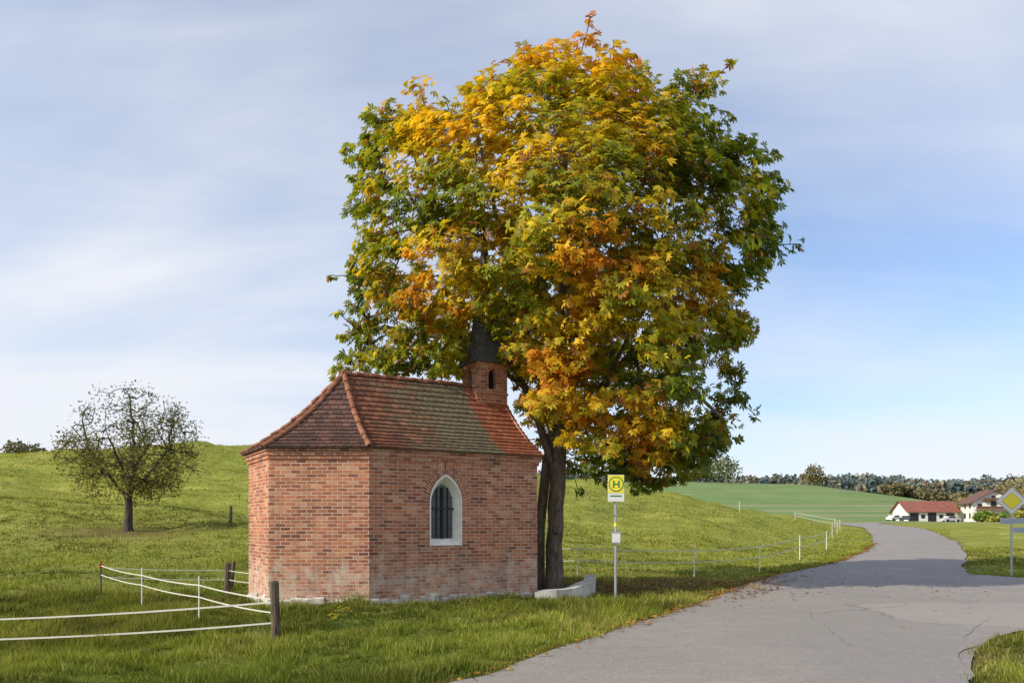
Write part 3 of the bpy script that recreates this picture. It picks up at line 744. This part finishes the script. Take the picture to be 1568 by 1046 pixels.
t1=np.clip(big*1.3-.10+rng.normal(0,.22,n)+.2*sm(15,40,y_),0,1)[:,None];dry=(rng.random(n)<(.10+.24*sm(.5,.8,vn(x_*.8,y_*.8,0,61))+.5*brn+.10*sm(14,30,y_)))[:,None]
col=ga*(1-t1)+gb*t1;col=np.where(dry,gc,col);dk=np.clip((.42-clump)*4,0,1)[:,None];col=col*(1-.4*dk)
col=col*(1-.4*(sm(.55,.72,patch)*(y_<40))[:,None])  # dark clumps and patches: foreground shadow painted into the blade colour
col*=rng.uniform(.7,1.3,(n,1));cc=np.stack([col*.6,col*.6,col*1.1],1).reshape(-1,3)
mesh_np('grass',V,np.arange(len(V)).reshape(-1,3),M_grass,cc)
# fallen leaves
n=6500
a=rng.integers(0,3,n);xa=np.where(a==0,rng.normal(2.9,2.2,n),np.where(a==1,rng.normal(5.4,3.0,n),0));ya=np.where(a==0,rng.normal(20.3,1.6,n),np.where(a==1,rng.normal(21.2,2.2,n),0))
i_=rng.integers(0,len(vb)-1,n);e_=vb[i_,0]+norm(vb[i_,1]-vb[i_,0])*(np.abs(rng.normal(0,.22,n))-.15)[:,None]
xa=np.where(a==2,e_[:,0],xa);ya=np.where(a==2,e_[:,1],ya)
r1=rd(xa,ya);lx=(xa+2.89)*ca+(ya-16.1)*sa;ly=-(xa+2.89)*sa+(ya-16.1)*ca;inch,_d=inpoly(lx,ly,poly)
k=~inch&((r1>-1.0)|(rng.random(n)<.18))&((ya>13)|(rng.random(n)<.35));xa,ya,r1=xa[k],ya[k],r1[k];n=len(xa)
za=np.where(r1<0.05,H0(xa,ya)+.058,Hn(xa,ya,r1)+rng.uniform(.01,.07,n))
C=np.stack([xa,ya,za],-1);col=np.array([(.34,.14,.035),(.42,.25,.06),(.20,.09,.035),(.5,.3,.04)])[rng.integers(0,4,n)]*rng.uniform(.6,1.2,(n,1))
palmate('fallen_leaves',C,norm(np.array([0,0,1.])+rng.normal(0,.18,(n,3))),rng.normal(0,1,(n,3)),rng.uniform(.04,.085,n),col,attr_mat('dry_leaf',.8,.1),None,angs=(-50,0,50),w=.45)
# yellow flowers
fl=empty('yellow_wildflower',(0,0,0));mb=MB()
for i in range(34):
    x=-2.85+random.gauss(0,.10);y=13.1+random.gauss(0,.10);z=hz(x,y);h=random.uniform(.16,.36);x2=x+random.gauss(0,.05);y2=y+random.gauss(0,.05)
    mb.cyl((x,y,z),(x2,y2,z+h),.003,.002,4,0)
    for k_ in range(5):
        a=k_*1.257;mb.face([(x2,y2,z+h),(x2+.02*math.cos(a-.4),y2+.02*math.sin(a-.4),z+h+.008),(x2+.028*math.cos(a),y2+.028*math.sin(a),z+h+.01),(x2+.02*math.cos(a+.4),y2+.02*math.sin(a+.4),z+h+.008)],None,1)
mb.obj('stems_and_petals',[simple('stem',(.07,.12,.02)),simple('petal',(.75,.55,.03))],fl)
# ------------------------------------------------------------------ bus stop sign
bx,by=2.34,18.0;bz=hz(bx,by)
e=empty('bus_stop_sign',(bx,by,0),R(4));mb=MB()
mb.cyl((0,0,bz-.2),(0,0,2.78),.03,.03,14);mb.cyl((0,0,2.78),(0,0,2.80),.033,.02,14)
mb.box(-.05,-.05,1.9,.05,-.028,1.94);mb.box(-.05,-.05,2.6,.05,-.028,2.64);mb.obj('pole',[M_metal],e)
mb=MB();mb.box(-.185,-.062,2.22,.185,-.050,2.82,0);mb.obj('panel',[M_white],e)
mb=MB()
def disc(mb,cx,cz,r,y,m,r2=0,n=36):
    for i in range(n):
        a=2*math.pi*i/n;b_=2*math.pi*(i+1)/n
        P_=[(cx+r2*math.cos(a),y,cz+r2*math.sin(a)),(cx+r*math.cos(a),y,cz+r*math.sin(a)),(cx+r*math.cos(b_),y,cz+r*math.sin(b_)),(cx+r2*math.cos(b_),y,cz+r2*math.sin(b_))]
        mb.face(P_ if r2 else P_[1:3]+[(cx,y,cz)],None,m)
mb.box(-.178,-.066,2.41,.178,-.0625,2.81,0)
disc(mb,0,2.61,.172,-.069,1);disc(mb,0,2.61,.148,-.072,0)
mb.box(-.075,-.078,2.53,-.045,-.075,2.69,1);mb.box(.045,-.078,2.53,.075,-.075,2.69,1);mb.box(-.0449,-.0775,2.597,.0449,-.0752,2.625,1)
mb.box(-.13,-.0655,2.33,.13,-.063,2.36,1);mb.obj('bus_symbol',[M_yellow,M_green],e)
mb=MB();mb.box(-.105,-.075,1.28,.105,-.035,1.54,0);mb.box(-.09,-.078,1.30,.09,-.0755,1.50,1);mb.box(-.03,-.05,1.34,.03,-.03,1.48,0)
mb.cyl((0,0,1.66),(0,0,1.74),.034,.034,12,2);mb.obj('timetable_case',[M_metal,M_white,M_yellow],e)
# priority road sign
px_,py_=15.3,24.4;pz=hz(px_,py_)
e=empty('priority_road_sign',(px_,py_,0),R(-24));mb=MB()
mb.cyl((0,0,pz-.2),(0,0,2.78),.03,.03,12);mb.obj('pole',[M_metal],e)
mb=MB()
def dia(h,y0,y1,m):
    c=(0,2.42);q=[(c[0],c[1]-h),(c[0]+h,c[1]),(c[0],c[1]+h),(c[0]-h,c[1])]
    mb.face([(x,y0,z) for x,z in q],None,m);mb.face([(x,y1,z) for x,z in q[::-1]],None,m)
    for i in range(4):
        a,b_=q[i],q[(i+1)%4];mb.face([(a[0],y0,a[1]),(a[0],y1,a[1]),(b_[0],y1,b_[1]),(b_[0],y0,b_[1])],None,m)
dia(.42,-.05,-.035,0);dia(.395,-.054,-.051,2);dia(.385,-.058,-.055,0);dia(.27,-.062,-.059,2);dia(.26,-.066,-.063,1)
mb.obj('diamond_panel',[M_white,M_yellow,M_dark],e)
mb=MB();mb.box(-.30,-.05,1.72,.42,-.036,1.9,0);mb.box(-.28,-.053,1.735,.40,-.0505,1.885,1);mb.box(.0,-.05,1.45,.45,-.036,1.62,0);mb.box(.02,-.053,1.465,.43,-.0505,1.605,1);mb.obj('supplementary_panels',[M_metal,simple('sign_grey',(.35,.40,.45),.5,.1)],e)
# ------------------------------------------------------------------ fences
def post(name,x,y,h,w,mat,lean=(0,0)):
    z=hz(x,y);mb=MB();mb.cyl((x,y,z-.3),(x+lean[0],y+lean[1],z+h-.03),w,w*.93,10,0,False);mb.cyl((x+lean[0],y+lean[1],z+h-.03),(x+lean[0],y+lean[1],z+h),w*.93,w*.7,10)
    return mb.obj(name,[mat])
post('wooden_fence_post',-3.64,12.3,.95,.075,M_wood,(-.03,0))
post('wooden_fence_post',-6.8,19.0,.80,.085,M_wood,(.03,0));post('wooden_fence_post',-12.0,34,.9,.07,M_wood);post('wooden_fence_post',-18.6,41,.9,.07,M_wood)
post('wooden_fence_post',-6.95,19.6,.7,.05,M_wood,(.1,0))
def fence(name,pts,hs,post_ok=None,tape=.02,pr=.014,sag=.03,ph=None,mat=None):
    e=empty(name);mb=MB();zz=[hz(*p) for p in pts]
    for i,p in enumerate(pts):
        if post_ok is None or post_ok[i]: mb.cyl((p[0],p[1],zz[i]-.2),(p[0],p[1],zz[i]+(ph or max(hs)+.1)),pr,pr*.9,8)
    if mb.v: mb.obj('posts',[mat or M_white],e)
    mb=MB()
    for h in hs:
        for i in range(len(pts)-1):
            a=Vector((*pts[i],zz[i]+h));b_=Vector((*pts[i+1],zz[i+1]+h));K=8;d=(b_-a);sd=Vector((d.y,-d.x,0)).normalized()*.003
            for k_ in range(K):
                t0,t1=k_/K,(k_+1)/K
                p=a+d*t0-Vector((0,0,sag*4*t0*(1-t0)));q=a+d*t1-Vector((0,0,sag*4*t1*(1-t1)));hh=Vector((0,0,tape))
                for s_ in (1,-1): 
                    w=[p+sd*s_-hh,q+sd*s_-hh,q+sd*s_+hh,p+sd*s_+hh];mb.face(w if s_>0 else w[::-1])
                mb.face([p-sd+hh,p+sd+hh,q+sd+hh,q-sd+hh])
    mb.obj('tapes',[M_tape],e);return e
fence('electric_fence',[(-14.5,12.9),(-9.6,12.9),(-3.66,12.25)],[.30,.62],[1,0,0],.013,sag=.05)
fence('electric_fence',[(-9.5,18.4),(-7.9,17.0),(-5.54,14.1),(-3.66,12.35)],[.45,.66],[0,1,1,0],.010,ph=.82)
fence('electric_fence',[(-9.5,18.4),(-6.8,19.0),(-5.4,17.9)],[.4,.62],[0,0,0],.008)
mb=MB();z=hz(-9.5,18.4);mb.cyl((-9.5,18.4,z-.2),(-9.5,18.4,z+.6),.025,.02,8);mb.cyl((-9.5,18.4,z+.6),(-9.5,18.4,z+.72),.03,.03,8,1);mb.obj('fence_stake',[M_wood,simple('red_cap',(.4,.03,.02))])
fence('electric_fence',[(-.5,23.2),(1.9,23.0),(5.65,24.7),(8.05,25.9),(11.2,31),(15.6,39.5),(20.5,51),(24.5,60),(28,68),(30,74),(27,76),(20,70)],[.5,.85],None,.012,.018,ph=.95)
# ------------------------------------------------------------------ farm
M_farmw=simple('render_white',(.76,.74,.70),.9,.06,.5);M_farmr=simple('farm_roof_brown',(.15,.08,.06),.8,.25,1.2);M_barnr=simple('barn_roof_red',(.26,.095,.07),.8,.2,.8)
M_dw=simple('dark_window',(.03,.03,.035),.3,.1);M_timber=simple('balcony_timber',(.13,.07,.04),.8,.3,3)
def gabled(name,loc,rz,w,d,hw_,hr,ov,mats,wins):
    e=empty(name,loc,rz);mb=MB()
    mb.face([(0,0,-1),(w,0,-1),(w,0,hw_),(w/2,0,hr),(0,0,hw_)],None,0);mb.face([(w,d,-1),(0,d,-1),(0,d,hw_),(w/2,d,hr),(w,d,hw_)],None,0)
    mb.face([(0,d,-1),(0,0,-1),(0,0,hw_),(0,d,hw_)]);mb.face([(w,0,-1),(w,d,-1),(w,d,hw_),(w,0,hw_)]);mb.obj('walls',[mats[0]],e)
    mb=MB();s=(hr-hw_)/(w/2)
    for sx in (-1,1):
        xo=(-ov if sx<0 else w+ov);zo=hw_-ov*s+.12;xm=w/2
        mb.face([(xo,-ov,zo),(xm,-ov,hr+.12),(xm,d+ov,hr+.12),(xo,d+ov,zo)]);mb.face([(xo,-ov,zo-.18),(xm,-ov,hr-.06),(xm,d+ov,hr-.06),(xo,d+ov,zo-.18)])
        mb.face([(xo,-ov,zo-.18),(xm,-ov,hr-.06),(xm,-ov,hr+.12),(xo,-ov,zo)]);mb.face([(xo,-ov,zo-.18),(xo,d+ov,zo-.18),(xo,d+ov,zo),(xo,-ov,zo)])
    mb.obj('roof',[mats[1]],e);mb=MB()
    for (x,z,ww,hh) in wins[0]: mb.box(x,-.05,z,x+ww,.1,z+hh)
    for (y,z,ww,hh) in wins[1]: mb.box(-.05,y,z,.1,y+ww,z+hh)
    if mb.v: mb.obj('windows',[M_dw],e)
    return e
fh=gabled('farmhouse',(116.3,201,H0(117,205)),R(-12),9.5,9,5.2,8.0,1.0,(M_farmw,M_farmr),([(1,.8,1.1,1.3),(3.2,.8,1.1,1.3),(5.4,.8,1.1,1.3),(7.4,.8,1.1,1.3),(1.1,3.3,1,1.3),(4.1,3.3,1.3,1.9),(7.2,3.3,1,1.3),(4.3,5.7,.9,.9)],[(1.5,.9,1.1,1.3),(5,.9,1.1,1.3),(1.5,3.4,1.1,1.2),(5,3.4,1.1,1.2)]))
mb=MB();mb.box(.5,-1.0,2.9,9,-.06,3.05);mb.box(.5,-1.05,3.1,9,-.98,3.9);mb.box(2.2,-1.0,5.2,7.3,-.06,5.3);mb.box(2.2,-1.05,5.3,7.3,-.98,6.0);mb.obj('balconies',[M_timber],fh)
bn_=gabled('barn',(115.5,206.5,H0(110,208)),R(92),7.5,13.2,2.9,5.4,.6,(M_farmw,M_barnr),([],[]))
mb=MB()
for (y,z,ww,hh) in [(.8,0,2.2,2.3),(3.8,.9,1.0,1.0),(5.6,0,2.2,2.4),(8.6,.9,1.0,1.0),(10.3,0,2.3,2.3)]: mb.box(-.05,y,z,.1,y+ww,z+hh)
mb.obj('barn_doors',[M_dw],bn_)
def car(name,x,y,rz,c):
    e=empty(name,(x,y,H0(x,y)+.0),rz);prof=[(-2.1,.35),(-2.15,.75),(-1.9,.95),(-1.45,1.0),(-.95,1.42),(.55,1.45),(1.15,1.05),(1.95,.92),(2.15,.7),(2.12,.35)]
    mb=MB();w=.86
    mb.face([(x,-w,z) for x,z in prof]);mb.face([(x,w,z) for x,z in prof[::-1]])
    for i in range(len(prof)):
        a,b_=prof[i],prof[(i+1)%len(prof)];mb.face([(a[0],-w,a[1]),(a[0],w,a[1]),(b_[0],w,b_[1]),(b_[0],-w,b_[1])])
    mb.obj('body',[simple('car_paint',c,.3,.03,1,spec=.6)],e);mb=MB()
    for s in (-1,1):
        q=[(-1.3,1.0),(-.9,1.36),(.5,1.38),(1.0,1.04)];mb.face([(x,s*(w+.01),z) for x,z in (q if s<0 else q[::-1])])
    mb.face([(1.13,-.75,1.09),(1.13,.75,1.09),(.62,.72,1.43),(.62,-.72,1.43)]);mb.obj('windows',[M_dw],e);mb=MB()
    for wx in (-1.35,1.35):
        for s in (-1,1): mb.cyl((wx,s*(w-.18),.33),(wx,s*(w+.02),.33),.33,.33,16)
    mb.obj('wheels',[M_dark],e)
car('parked_car',95.5,199,R(30),(.7,.7,.7));car('parked_car',99,200,R(60),(.06,.07,.08));car('parked_car',108,196,R(5),(.5,.5,.52))
# ------------------------------------------------------------------ distant vegetation
def blob_trees(name,pts,mat,base,leafn=260,ls=.5):
    V=[];C_=[]
    for (x,y,h,w,tint) in pts:
        z=float(H0(np.array(x),np.array(y)));k=leafn
        u=norm(rng.normal(0,1,(k,3)))*rng.random((k,1))**.3
        ctr=np.array([x,y,z+h*.54])+u*np.array([w*.5,w*.5,h*.47]);ctr+=rng.normal(0,.06*w,(k,3))
        s=ls*rng.uniform(.6,1.4,(k,1));a=norm(rng.normal(0,1,(k,3)));b_=norm(np.cross(a,rng.normal(0,1,(k,3))))
        V.append(np.stack([ctr-a*s,ctr-b_*s*.7,ctr+a*s,ctr+b_*s*.7],1).reshape(-1,3))
        cc=np.array(tint)*rng.uniform(.6,1.35,(k,1));C_.append(np.repeat(cc,4,0))
    V=np.concatenate(V);C_=np.concatenate(C_);return mesh_np(name,V,np.arange(len(V)).reshape(-1,4),mat,C_)
M_far=attr_mat('distant_foliage',.9,.15,.05)
pts=[]
for i in range(760):
    x=rng.uniform(20,640);y=rng.uniform(600,690)
    h=rng.uniform(12,19)*(.75+.5*vn(np.array(x/60),np.array(0.),0,71));t_=[(.12,.16,.17),(.14,.18,.17),(.18,.19,.16),(.22,.20,.15)][rng.integers(0,4)]
    pts.append((x,y,float(h),rng.uniform(8,13),t_))
blob_trees('distant_forest',pts,M_far,0,110,1.6)
pts=[]
for i in range(90):
    x=rng.uniform(225,340);y=rng.uniform(300,380);pts.append((x,y,rng.uniform(7,12),rng.uniform(7,10),[(.22,.18,.08),(.16,.17,.08),(.28,.20,.09)][rng.integers(0,3)]))
for i in range(26):
    x=rng.uniform(150,215);y=330+rng.uniform(-10,10);pts.append((x,y,rng.uniform(3,6),rng.uniform(5,8),(.20,.18,.10)))
blob_trees('woodland',pts,M_far,0,200,.9)
blob_trees('field_tree',[(131,345,9,8,(.17,.15,.07))],M_far,0,900,.45)
blob_trees('field_tree',[(88,340,10,18,(.13,.15,.06)),(78,340,7,12,(.13,.15,.06))],M_far,0,1500,.5)
pts=[]
for i in range(26):
    pts.append((rng.uniform(112,135),rng.uniform(186,194),rng.uniform(1.0,2.6),rng.uniform(2.,4.),[(.17,.24,.05),(.28,.28,.06),(.11,.17,.05)][rng.integers(0,3)]))
for x,y,h,w in ((146,240,11,11),(152,240,14,12),(158,242,13,12),(140,246,7,8)): pts.append((x,y,h,w,(.30,.24,.10)))
blob_trees('farm_garden_trees',pts,M_far,0,700,.35)
blob_trees('hilltop_bush',[(-39.8,66,1.2,2.0,(.17,.16,.08)),(-41.2,66,1.6,1.8,(.17,.16,.08))],M_far,0,500,.12)
# ------------------------------------------------------------------ light, sky
sa_=math.radians(24.5)   # sun slightly behind the camera side of due left
S=Vector((-math.cos(sa_)*math.cos(R(29)),-math.sin(sa_)*math.cos(R(29)),math.sin(R(29)))).normalized()
sd=bpy.data.lights.new('sun','SUN');sd.energy=5.0;sd.angle=R(.5);sd.color=(1,.90,.73)
so=bpy.data.objects.new('sun',sd);so.rotation_euler=S.to_track_quat('Z','Y').to_euler();scene.collection.objects.link(so)
w=bpy.data.worlds.new('World');scene.world=w;w.use_nodes=True;nt=w.node_tree;bg=nt.nodes['Background']
sk=N(nt,'ShaderNodeTexSky');sk.sky_type='NISHITA';sk.sun_disc=False;sk.sun_elevation=R(29);sk.sun_rotation=math.atan2(S.x,S.y)%(2*math.pi)
sk.air_density=1.0;sk.dust_density=.8;sk.ozone_density=2.0
tcn=N(nt,'ShaderNodeTexCoord');sx=N(nt,'ShaderNodeSeparateXYZ');L(nt,tcn.outputs['Generated'],sx.inputs[0])
zc=mth(nt,'ADD',mth(nt,'MAXIMUM',sx.outputs[2],0),.24)
cb=N(nt,'ShaderNodeCombineXYZ');L(nt,mth(nt,'DIVIDE',sx.outputs[0],zc),cb.inputs[0]);L(nt,mth(nt,'DIVIDE',sx.outputs[1],zc),cb.inputs[1])
mp=N(nt,'ShaderNodeMapping');mp.inputs['Rotation'].default_value=(0,0,R(28));mp.inputs['Scale'].default_value=(.6,1.0,1);mp.inputs['Location'].default_value=(1.9,.1,0);L(nt,cb.outputs[0],mp.inputs[0])
n1=noise(nt,mp.outputs[0],.7,5,.48,.6)
mp2=N(nt,'ShaderNodeMapping');mp2.inputs['Rotation'].default_value=(0,0,R(-22));mp2.inputs['Scale'].default_value=(.6,1.5,1);L(nt,cb.outputs[0],mp2.inputs[0])
n2=noise(nt,mp2.outputs[0],1.7,7,.58,.5)
cv=mth(nt,'ADD',mth(nt,'MULTIPLY',n1,.76),mth(nt,'MULTIPLY',n2,.24))
cv=mth(nt,'ADD',cv,mth(nt,'MULTIPLY',mth(nt,'SUBTRACT',.45,sx.outputs[2]),.25))
cv=mth(nt,'ADD',cv,mth(nt,'MULTIPLY',sx.outputs[0],-.035))
cf=ramp(nt,cv,[(.38,(.18,.18,.18)),(.50,(.54,.54,.54)),(.62,(.95,.95,.95))])
blue=mix(nt,1,sk.outputs[0],(1.0,1.12,1.3),'MULTIPLY')
mixc=mix(nt,cf.outputs[0],blue,(5.9,6.05,6.45))
L(nt,mixc,bg.inputs[0]);bg.inputs[1].default_value=.15
cam=bpy.data.cameras.new('camera');co=bpy.data.objects.new('camera',cam);scene.collection.objects.link(co)
co.location=(0,0,1.7);co.rotation_euler=(R(90),0,0);cam.lens=28;cam.sensor_width=36;cam.shift_y=.1786;cam.clip_end=4000;cam.clip_start=.1
scene.camera=co
scene.view_settings.view_transform='Standard';scene.view_settings.look='None';scene.view_settings.exposure=0
